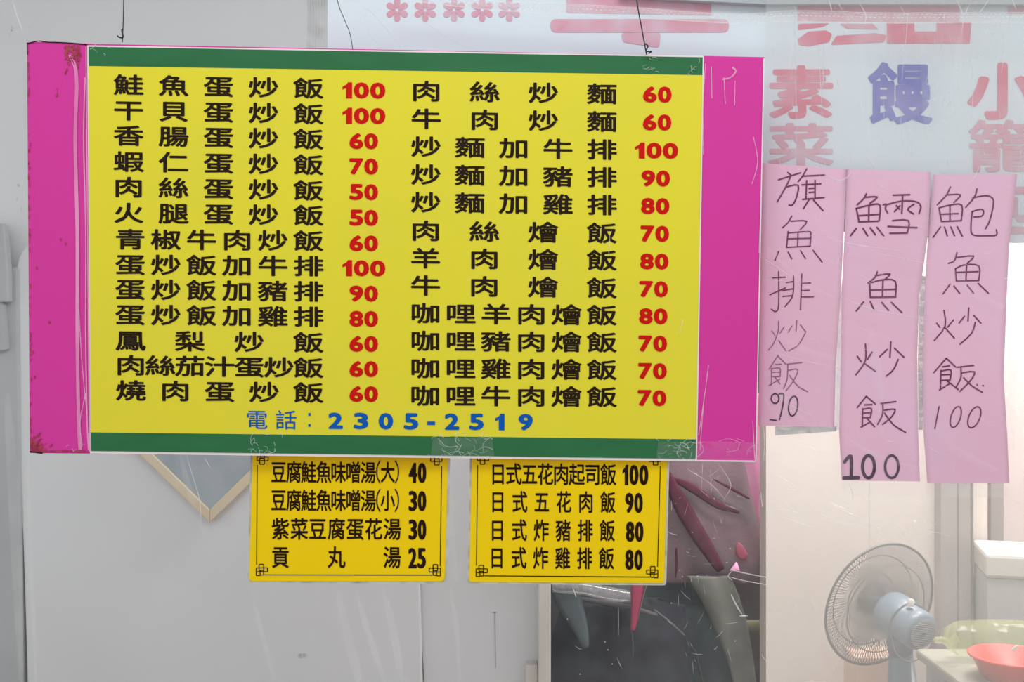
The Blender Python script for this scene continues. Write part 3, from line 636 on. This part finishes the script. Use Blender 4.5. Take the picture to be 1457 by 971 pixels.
for pts, wd in (
  ([(517, 10), (521, 35), (536, 66)], 1.6), ([(517, 12), (532, 20), (570, 66)], 1.6), ([(590, 12), (610, 35), (660, 65), (715, 73)], 0.9),
  ([(1128, 2), (1134, 22), (1131, 40), (1133, 180), (1131, 235)], 1.1), ([(1180, 1), (1184, 16)], 1.8), ([(1192, 3), (1198, 14)], 1.6), ([(1220, 0), (1232, 22), (1228, 40)], 1.6),
  ([(1275, -2), (1286, 18), (1291, 30), (1283, 115)], 1.4), ([(1360, -2), (1370, 22), (1368, 50)], 2.0), ([(1380, 5), (1372, 22)], 1.4), ([(1408, -2), (1390, 24)], 1.4), ([(1440, -2), (1446, 14)], 1.6),
  ([(1382, 35), (1384, 130), (1380, 205)], 1.1), ([(1423, 28), (1428, 70), (1424, 110)], 1.1), ([(1165, 70), (1168, 130), (1170, 175)], 1.0), ([(1335, 105), (1330, 135), (1322, 170)], 1.2), ([(1338, 70), (1340, 100)], 1.0),
  ([(1165, 235), (1178, 250), (1195, 257), (1208, 250), (1213, 238)], 1.6), ([(1276, 174), (1268, 195), (1265, 205)], 1.2), ([(1288, 172), (1296, 190), (1298, 208)], 1.2),
  ([(1236, 225), (1245, 240)], 1.4), ([(1345, 190), (1340, 215)], 1.2), ([(1371, 150), (1380, 180)], 1.0), ([(1243, 262), (1256, 266), (1262, 272)], 1.6), ([(1302, 258), (1302, 268)], 1.2), ([(1395, 232), (1388, 250), (1378, 262)], 1.2),
  ([(1083, 366), (1110, 384), (1125, 395)], 1.8), ([(1165, 332), (1200, 345), (1240, 352), (1290, 358)], 1.6), ([(1245, 360), (1290, 370), (1325, 376)], 1.5), ([(1195, 422), (1240, 440), (1290, 450), (1340, 460)], 1.4), ([(1085, 398), (1130, 402)], 1.2),
  ([(1095, 500), (1150, 515), (1200, 525)], 1.2), ([(1120, 575), (1150, 590), (1170, 604)], 1.0), ([(1085, 560), (1100, 585), (1120, 603)], 1.2), ([(1318, 634), (1328, 641), (1340, 647)], 1.6), ([(1208, 690), (1213, 700), (1214, 712)], 1.8), ([(1262, 628), (1272, 630)], 1.4),
  ([(1360, 655), (1355, 675)], 1.0), ([(18, 2), (25, 25), (33, 46)], 1.8), ([(168, 62), (190, 66)], 1), ([(141, 63), (150, 72)], 1.2),
  ([(265, 648), (275, 680), (284, 712), (286, 742)], 1.1), ([(290, 650), (300, 668)], 0.9), ([(1083, 595), (1088, 625), (1086, 655)], 1.6), ([(1200, 460), (1190, 520)], 1), ([(1193, 590), (1192, 608)], 1.4),
  ([(1022, 660), (1040, 690), (1030, 715), (1050, 725)], 0.8), ([(978, 668), (1010, 688), (1035, 715)], 1.0), ([(1000, 658), (998, 700)], 0.8), ([(1011, 668), (1012, 706)], 0.8),
  ([(1043, 812), (1060, 816), (1090, 822)], 1.6), ([(1040, 822), (1060, 827), (1088, 832)], 1.4), ([(1043, 812), (1036, 820), (1042, 826)], 1.6), ([(1040, 846), (1048, 862), (1056, 875)], 2.4), ([(1052, 877), (1064, 877)], 2.4),
  ([(815, 836), (820, 850)], 1.6), ([(875, 838), (888, 843)], 2.0), ([(880, 864), (880, 905)], 0.8), ([(1082, 700), (1085, 722)], 1.4)):
    taper(hard, pts, wd, yc2)
rnd = random.Random(11)
for k in range(70):
    x = rnd.uniform(1095, 1455); y = rnd.uniform(2, 235); L_ = rnd.uniform(8, 45); taper(hard, [(x, y), (x+rnd.uniform(-2, 2), y+L_*0.5), (x+rnd.uniform(-5, 5), y+L_)], rnd.uniform(0.4, 0.9), yc2)
for k in range(70):
    x = rnd.uniform(1085, 1450); y = rnd.uniform(250, 760); a = rnd.uniform(0.1, 0.6); L_ = rnd.uniform(10, 60); taper(hard, [(x, y), (x+L_*0.5, y+L_*0.5*a+rnd.uniform(-3, 3)), (x+L_, y+L_*a)], rnd.uniform(0.3, 0.7), yc2)
for k in range(60):
    x = rnd.choice((rnd.uniform(800, 1085), rnd.uniform(950, 1060))); y = rnd.uniform(660, 960); a = rnd.uniform(0, 6.3); L_ = rnd.uniform(2, 22)
    taper(hard, [(x, y), (x+L_*math.cos(a)*0.5, y+L_*0.5*math.sin(a)+1), (x+L_*math.cos(a), y+L_*math.sin(a))], rnd.uniform(0.3, 0.7), yc2)
for k in range(26):
    x = rnd.uniform(790, 1080); y = rnd.uniform(670, 960); taper(hard, [(x, y), (x+1.6, y+0.8)], 1.8, yc2)
for pts, wd in (([(480, 840), (495, 910), (520, 1000)], 14), ([(505, 835), (530, 920), (560, 1000)], 9), ([(360, 850), (372, 900), (400, 1000)], 8), ([(545, 835), (560, 900), (575, 990)], 12), ([(1368, 40), (1362, 90), (1358, 165)], 10),
  ([(1128, 40), (1126, 80), (1124, 100)], 7), ([(1310, 40), (1318, 130), (1320, 220)], 12), ([(1225, 60), (1232, 140), (1240, 220)], 10), ([(10, 560), (20, 720), (32, 990)], 16), ([(40, 640), (44, 800), (52, 980)], 7),
  ([(255, 640), (270, 700), (290, 760)], 9), ([(640, 690), (642, 760), (648, 830)], 12), ([(1090, 350), (1140, 400), (1190, 425)], 7), ([(1095, 470), (1150, 500), (1200, 512)], 9), ([(1090, 520), (1110, 560), (1150, 605)], 8), ([(1200, 620), (1250, 650), (1310, 668)], 7),
  ([(1330, 600), (1360, 640), (1420, 670)], 12), ([(1350, 380), (1390, 420), (1440, 440)], 10), ([(1240, 470), (1250, 550), (1255, 620)], 14), ([(1150, 720), (1200, 745), (1260, 750)], 5), ([(640, 835), (650, 900), (655, 985)], 8)):
    taper(soft, pts, wd, yc2)
hard.build('crease_glints', M['crease'], cur, kind='stuff'); soft.build('soft_glints', M['softglint'], cur, kind='stuff')  # pale ridges stand in for light reflected along the sheet's folds
fy2 = lambda x, y: 1.905 + 0.003*math.sin(x/50.0)
fog = empty('fogged_sheet', P(1400, 1400, 1.905), 'milky plastic sheet in front of the fan and kitchen, behind the pink notes', 'curtain')
V, Fc = grid(1090, 1720, -80, 1500, 40, 40, fy2); link('milky_sheet', V, Fc, M['fog'], fog, True)
m_ = MB()
def tape_piece(label, poly, Y, m):
    o = slab('clear_tape', poly, Y, 0.0006, m); tag(o, label, 'tape')
    return o
M['greytape'] = film('grey_tape', 0.55, (176, 182, 188), 0.08, 0.2, 40, (1, 1, 3))
M['shinytape'] = film('shiny_tape', 0.6, (236, 238, 246), 0.1, 0.3, 12)
tape_piece('grey tape strip along the foot of the 90 note', [(1103, 607), (1190, 607), (1190, 614), (1103, 620)], 1.8945, M['greytape'])
tape_piece('shiny upright tape strip between the 90 note and the heavy 100 note', [(1199, 395), (1204, 395), (1201, 500), (1196, 612), (1186, 612), (1188, 500), (1195, 430)], 1.8965, M['shinytape'])
tape_piece('dark grey tape strip between the heavy 100 note and the thin 100 note', [(1311, 392), (1318, 394), (1316, 470), (1315, 560), (1313, 612), (1307, 612), (1306, 520), (1308, 430)], 1.8955, M['greytape'])
tape_piece('clear tape under the foot of the rightmost pink note', [(1316, 688), (1432, 689), (1430, 708), (1318, 709)], 1.894, M['tape'])
tape_piece('clear tape under the foot of the heavy 100 note', [(1198, 686), (1308, 687), (1306, 708), (1204, 706)], 1.8935, film('thin_tape', 0.08, (240, 240, 240), 0.03))
tape_piece('faint tape on the right edge of the rightmost pink note', [(1434, 470), (1446, 470), (1444, 640), (1437, 640)], 1.8938, M['tape'])

# ---------------------------------------------------------------- diamond mirror on the white wall
Ym = YW-0.065
mir = empty('wall_mirror', P(298, 742, Ym), 'diamond hung mirror in pale wooden frame below the board on white wall', 'mirror')
cx, cy, hw = 298.0, 625.0, 121.0
dia = lambda r: [(cx-r, cy), (cx, cy-r*1.0), (cx+r, cy), (cx, cy+r*0.98)]
slab('glass', dia(112), Ym+0.006, 0.012, M['mirror'], mir)
o4, i4 = dia(122), dia(103)
for k in range(4):
    j = (k+1) % 4
    bevel(MB().prism([P(*o4[k], Ym), P(*o4[j], Ym), P(*i4[j], Ym), P(*i4[k], Ym)], 0.033).build('frame_side', M['wood'], mir), 0.003)

# ---------------------------------------------------------------- hanging things in the recess
Yh = 4.0
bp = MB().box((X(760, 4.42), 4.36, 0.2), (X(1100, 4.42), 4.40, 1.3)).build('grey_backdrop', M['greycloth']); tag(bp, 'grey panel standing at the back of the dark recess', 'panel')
jk = loft('jacket_body', [(560, 930, 1040), (640, 925, 1056), (700, 925, 1068), (760, 925, 1084), (800, 925, 1096), (829, 930, 1098)], Yh+0.08, 0.05, M['mauve'], fold=0.014, seed=1)
e = empty('hanging_jacket', P(1000, 830, Yh+0.08), 'mauve jacket with maroon folds hanging right of the rice sign', 'jacket'); jk.parent = e; jk.matrix_parent_inverse = Matrix.Translation(-e.location)
def strip(name, pts, ws, Y, thick, m, parent=None):
    q = spline(pts, 6); n = len(q); V = []
    for i, (x, y) in enumerate(q):
        a = Vector(q[max(i-1, 0)]); b = Vector(q[min(i+1, n-1)]); d = (b-a).normalized(); nn = Vector((-d.y, d.x)); t = i/(n-1)*(len(ws)-1); k = min(int(t), len(ws)-2); ww = lerp(ws[k], ws[k+1], t-k)/2
        for s, dy in ((1, 0), (0.55, -thick), (-0.55, -thick), (-1, 0), (-0.5, thick*0.6), (0.5, thick*0.6)):
            V.append(P(x+nn.x*ww*s, y+nn.y*ww*s, Y) + Vector((0, dy, 0)))
    Fc = [(i*6+k, i*6+(k+1) % 6, (i+1)*6+(k+1) % 6, (i+1)*6+k) for i in range(n-1) for k in range(6)] + [tuple(range(5, -1, -1)), tuple((n-1)*6+k for k in range(6))]
    return link(name, V, Fc, m, parent, True)
strip('strap', [(948, 672), (962, 705), (990, 755), (1026, 812)], [10, 18, 24, 22, 12], Yh, 0.004, M['maroon'], e)
strip('fold', [(958, 682), (985, 695), (1020, 718), (1052, 730)], [6, 13, 11, 4], Yh+0.005, 0.003, M['maroon'], e)
strip('fold', [(1015, 682), (1040, 695), (1066, 710)], [2, 5, 3], Yh+0.005, 0.008, M['maroon'], e)
strip('fold', [(962, 780), (963, 805), (961, 822)], [3, 4, 2], Yh+0.01, 0.006, M['maroon'], e)
o = loft('pink_bag', [(560, 1030, 1096), (640, 1030, 1096), (700, 1040, 1096), (740, 1060, 1094), (768, 1078, 1093)], Yh+0.16, 0.02, M['hotpink'], fold=0.015, seed=3); tag(o, 'bright pink plastic bag behind the jacket at board corner', 'bag')
o = loft('coral_tag', [(773, 1050, 1053), (778, 1047, 1058), (784, 1047, 1061), (790, 1049, 1064), (795, 1053, 1062), (797, 1056, 1059)], Yh+0.02, 0.012, M['coral'], nc=16, nr=6); tag(o, 'small coral scrap of cloth on the mauve jacket', 'cloth')
o = loft('pink_tag', [(801, 1047, 1049), (810, 1040, 1052), (813, 1038, 1053)], Yh, 0.012, M['hotpink'], nc=6, nr=3); tag(o, 'tiny pink scrap pinned at the foot of the mauve jacket', 'cloth')
o = loft('slate_apron', [(790, 900, 960), (826, 905, 985), (870, 905, 1022), (920, 905, 1048), (980, 905, 1062), (1100, 900, 1080)], Yh+0.14, 0.02, M['slate'], fold=0.012, seed=4); tag(o, 'slate grey apron hanging below the mauve jacket', 'apron')
e2 = empty('grey_garment', P(1040, 1100, Yh+0.2), 'pale grey garment edge curving down right of the slate apron', 'garment')
loft('cloth', [(820, 976, 1040), (850, 995, 1052), (890, 1015, 1064), (940, 1035, 1072), (1000, 1050, 1080), (1100, 1070, 1095)], Yh+0.02, 0.015, M['palegrey'], e2, fold=0.012, seed=5)
o = loft('black_bag', [(852, 850, 940), (862, 800, 975), (900, 786, 978), (940, 784, 978), (1000, 784, 990), (1120, 784, 1000)], Yh-0.02, 0.03, M['blackcloth'], fold=0.03, freq=8, seed=6); tag(o, 'black bag hanging low between white post and slate apron', 'bag')
strip('edge_piping', [(930, 868), (952, 885), (974, 905)], [3, 4, 3], Yh-0.075, 0.006, M['dark'], o)
strip('shoulder_strap', [(820, 852), (860, 858), (900, 866), (935, 876)], [5, 8, 8, 5], Yh-0.08, 0.006, M['dark'], o)
o = loft('grey_sack', [(690, 780, 900), (760, 780, 900), (835, 780, 905), (852, 782, 900), (862, 790, 890)], Yh+0.1, 0.03, M['slate'], fold=0.02, seed=8); tag(o, 'grey sack mostly hidden behind the rice sign', 'sack')
o = strip('grey_cloth', [(800, 830), (812, 862), (826, 895), (834, 922)], [42, 36, 22, 8], Yh-0.1, 0.006, M['slate']); tag(o, 'grey pointed cloth end hanging in front of the black bag', 'cloth')
o = strip('clear_wrap', [(786, 836), (830, 838), (870, 846), (902, 850)], [14, 18, 20, 16], Yh-0.11, 0.01, film('wrap_film', 0.4, (210, 208, 214), 0.1, 0.3, 30)); tag(o, 'clear plastic wrap crumpled above the black bag', 'wrap')
o = strip('crimson_ribbon', [(908, 820), (906, 850), (903, 880), (900, 897)], [22, 17, 11, 6], Yh-0.12, 0.006, M['crimson']); tag(o, 'crimson ribbon pointing down over the black bag', 'ribbon')
strip('thread', [(899, 897), (901, 920), (900, 938)], [1.6, 1.4, 1], Yh-0.12, 0.002, M['slate'], o)
strip('white_edging', [(922, 826), (915, 850), (908, 880)], [2, 2, 1.2], Yh-0.125, 0.003, M['palegrey'], o)
o = loft('olive_cloth', [(884, 1052, 1096), (892, 1056, 1096), (900, 1060, 1096)], Yh+0.1, 0.01, M['olive'], nc=8, nr=3); tag(o, 'narrow olive cloth band beside the cream wall edge', 'cloth')
o = strip('red_cord', [(980, 915), (990, 930), (996, 955), (1004, 990)], [2, 3, 3, 2], Yh+0.08, 0.004, M['dark']); tag(o, 'dark cord hanging across the slate apron', 'cord')

# ---------------------------------------------------------------- kitchen: fan, table, basin, bag, freezer
fanE = empty('standing_fan', (X(1290, 3.5), 3.5, 0.0), 'grey blue standing fan seen from behind in the kitchen', 'fan')
gc = P(1252, 861, 3.56)                       # centre of the guard
yaw = math.radians(22); ax = Vector((-math.sin(yaw)*0.95, math.cos(yaw), 0.22)).normalized()   # fan blows along ax
zq = ax.to_track_quat('Z', 'Y').to_matrix().to_4x4(); G = Matrix.Translation(gc) @ zq
R0 = 0.209
def circ(r, h, n=72): return [G @ Vector((r*math.cos(2*math.pi*k/n), r*math.sin(2*math.pi*k/n), h)) for k in range(n)]
MB().tube(circ(R0, 0), 0.0042, 8, True).build('guard_rim', M['fangrey'], fanE, True)
for r, h in ((0.150, -0.030), (0.155, 0.035), (0.09, 0.045)): MB().tube(circ(r, h), 0.0016, 6, True).build('guard_ring', M['fangrey'], fanE, True)
m_ = MB()
for k in range(108):
    a = 2*math.pi*k/108; 
    def pt(r, h, tw=0.0): return G @ Vector((r*math.cos(a+tw), r*math.sin(a+tw), h))
    m_.tube([pt(0.06, -0.045, 0.5), pt(0.10, -0.043, 0.35), pt(0.15, -0.030, 0.18), pt(0.185, -0.014, 0.05), pt(R0, 0)], 0.0010, 4)
    m_.tube([pt(0.05, 0.05), pt(0.10, 0.046), pt(0.155, 0.035), pt(0.19, 0.016), pt(R0, 0)], 0.0010, 4)
m_.build('guard_wires', M['fangrey'], fanE, True, kind='stuff')
MB().lathe([(0.0, 0.052), (0.045, 0.052), (0.052, 0.047), (0.052, 0.044), (0, 0.044)], G).build('badge_disc', M['fangrey'], fanE, True)
MB().lathe([(0, 0.03), (0.022, 0.028), (0.03, 0.01), (0.03, -0.02), (0, -0.02)], G).build('blade_hub', M['fandark'], fanE, True)
for k in range(3):
    V = []; nr, na = 10, 10; a0 = 2*math.pi*k/3 + 0.75
    for s in (0, 1):
        for i in range(nr+1):
            r = lerp(0.026, 0.165, i/nr); half = 0.22 + 0.36*math.sin(math.pi*min(1, i/nr*0.9+0.12))
            for j in range(na+1):
                t = j/na*2-1; aa = a0 + t*half + 0.25*i/nr
                V.append(G @ Vector((r*math.cos(aa), r*math.sin(aa), -0.018*t + 0.002*s)))
    n = na+1; nf = (nr+1)*n
    Fc = [(i*n+j, i*n+j+1, (i+1)*n+j+1, (i+1)*n+j) for i in range(nr) for j in range(na)]
    Fc += [(nf+i*n+j, nf+(i+1)*n+j, nf+(i+1)*n+j+1, nf+i*n+j+1) for i in range(nr) for j in range(na)]
    link('blade', V, Fc, M['blade'], fanE, True)
# motor housing (behind the guard, towards the viewer)
MB().lathe([(0.0, -0.04), (0.066, -0.045), (0.071, -0.06), (0.071, -0.10), (0.066, -0.125), (0.064, -0.13)], G).build('motor_housing', M['fanblue'], fanE, True)
MB().lathe([(0.064, -0.130), (0.062, -0.132), (0.063, -0.175), (0.060, -0.192), (0.053, -0.200), (0.0, -0.201)], G).build('rear_cap', M['fanblue'], fanE, True)
MB().tube(circ(0.0655, -0.130, 40), 0.0022, 6, True).build('housing_joint', M['fandark'], fanE, True)
m_ = MB()
m_.lathe([(0, -0.2045), (0.048, -0.2045), (0.050, -0.199)], G, 32); m_.build('vent_plate', M['fandark'], fanE, True)
m_ = MB()
for k in range(-7, 8):
    y = k*0.0062; hwid = math.sqrt(max(0, 0.047**2 - y*y)); m_.tube([G @ Vector((-hwid, y, -0.2055)), G @ Vector((hwid, y, -0.2055))], 0.0019, 4)
m_.build('vent_ribs', M['appliance'], fanE); 
MB().lathe([(0.0, -0.210), (0.005, -0.209), (0.005, -0.203)], G, 12).build('screw', M['fandark'], fanE)
MB().lathe([(0.012, 0), (0.010, 0.018), (0.0, 0.022)], G @ Matrix.Translation((0.018, 0.071, -0.15)) @ Matrix.Rotation(math.radians(-90), 4, 'X'), 14).build('oscillation_knob', M['lid'], fanE, True)
q0 = G @ Vector((0, 0, -0.10)); hx = q0.x; hy = q0.y
MB().tube([(hx, hy, q0.z-0.02), (hx, hy+0.005, q0.z-0.085), (hx+0.002, hy+0.005, q0.z-0.13)], [0.048, 0.040, 0.034], 20).build('tilt_neck', M['fandark'], fanE, True)
MB().tube([(hx+0.002, hy+0.005, q0.z-0.09), (hx+0.006, hy+0.005, q0.z-0.2), (hx+0.008, hy+0.005, 0.42)], [0.034, 0.044, 0.046], 24).build('control_column', M['fanblue'], fanE, True)
MB().tube([(hx+0.008, hy+0.005, 0.42), (hx+0.008, hy+0.005, 0.04)], 0.014, 16).build('pole', M['fangrey'], fanE, True)
MB().lathe([(0.0, 0.045), (0.03, 0.045), (0.05, 0.03), (0.18, 0.02), (0.19, 0.0), (0, 0)], Matrix.Translation((hx+0.008, hy+0.005, 0.0))).build('base', M['fanblue'], fanE, True)
MB().tube([P(a, b, 3.28) for a, b in spline([(1270, 870), (1268, 900), (1275, 930), (1295, 942), (1318, 930), (1328, 905), (1331, 885)], 6)], 0.0018, 6).build('power_cord', M['palegrey'], fanE, True)
bevel(MB().box((X(1213, 3.72), 3.68, 0), (X(1292, 3.72), 3.82, Z(934, 3.7))).build('peach_box', M['peach']), 0.004)
tag(bpy.data.objects['peach_box'], 'peach coloured box standing on the floor behind the fan', 'box')
# low table with its cover
tz = 0.60
tb = empty('low_table', (1.5, 2.95, 0), 'low table with grey cover under the red basin', 'table')
bevel(MB().box((X(1366, 2.9), 2.55, tz-0.03), (2.2, 3.22, tz)).build('tabletop', M['table'], tb), 0.008)
for lx in (X(1366, 2.9)+0.04, 2.14):
    for ly in (2.60, 3.17): MB().box((lx-0.02, ly-0.02, 0), (lx+0.02, ly+0.02, tz-0.03)).build('leg', M['steel'], tb)
ctr = P(1439, 926, 2.93)
rim = 0.112
bs = MB().lathe([(0.0, 0.004), (0.07, 0.0), (0.073, 0.0), (0.101, 0.056), (0.109, 0.058), (0.110, 0.063), (0.101, 0.063), (0.070, 0.008), (0, 0.008)], Matrix.Translation((ctr.x, ctr.y, tz+0.001)), 48).build('plastic_basin', M['basin'], None, True)
tag(bs, 'red plastic basin on the low table at the lower right', 'basin')
tagp = strip('rim_sticker', [(1440, 926), (1448, 920)], [5, 5], 2.82, 0.002, M['lid'], bs)
gb = loft('bag_body', [(886, 1358, 1480), (895, 1344, 1500), (915, 1342, 1500), (926, 1350, 1500), (933, 1362, 1490)], 3.12, 0.05, M['bag'], fold=0.03, freq=9, seed=12)
gbE = empty('green_bag', P(1400, 942, 3.12), 'pale green translucent plastic bag behind the red basin', 'bag'); gb.parent = gbE; gb.matrix_parent_inverse = Matrix.Translation(-gbE.location)
strip('bag_knot', [(1330, 912), (1340, 911), (1350, 915), (1362, 908)], [9, 10, 7, 16], 3.08, 0.012, M['bag'], gbE)
strip('bag_fold', [(1352, 890), (1347, 903), (1352, 918), (1362, 932)], [3, 5, 6, 3], 3.04, 0.006, M['bag'], gbE)
o = loft('brown_bundle', [(914, 1330, 1345), (925, 1322, 1356), (945, 1322, 1366), (975, 1326, 1376), (1030, 1330, 1380), (1100, 1330, 1380)], 3.3, 0.05, M['brownbag'], fold=0.03, seed=14); tag(o, 'dark brown cloth bundle between the fan and the low table', 'bundle')
# chest freezer and the grey wall stuff above it
fz = empty('chest_freezer', (2.1, 3.7, 0), 'white chest freezer with thick lid at the right edge', 'freezer')
fM = Matrix.Rotation(math.radians(-14), 4, 'Z')
x0 = X(1408, 3.6)
def rotbox(name, a, b, m, bv):
    o = MB().box(a, b).build(name, m); bevel(o, bv)
    for v in o.data.vertices: v.co = Vector((x0, 3.62, 0)) + (fM @ v.co)
    o.parent = fz; o.matrix_parent_inverse = Matrix.Translation(-fz.location); return o
rotbox('cabinet', (0.0, 0.0, 0.0), (0.9, 0.26, 0.72), M['appliance'], 0.006)
rotbox('lid', (-0.005, -0.01, 0.72), (0.905, 0.27, 0.80), M['lid'], 0.012)
o = MB().box((X(1410, 4.4), 4.4, 0.0), (X(1428, 4.4), 4.43, 2.3)).build('grey_pipe_box', M['pillar']); tag(o, 'grey upright pipe casing on the wall above the freezer', 'casing')
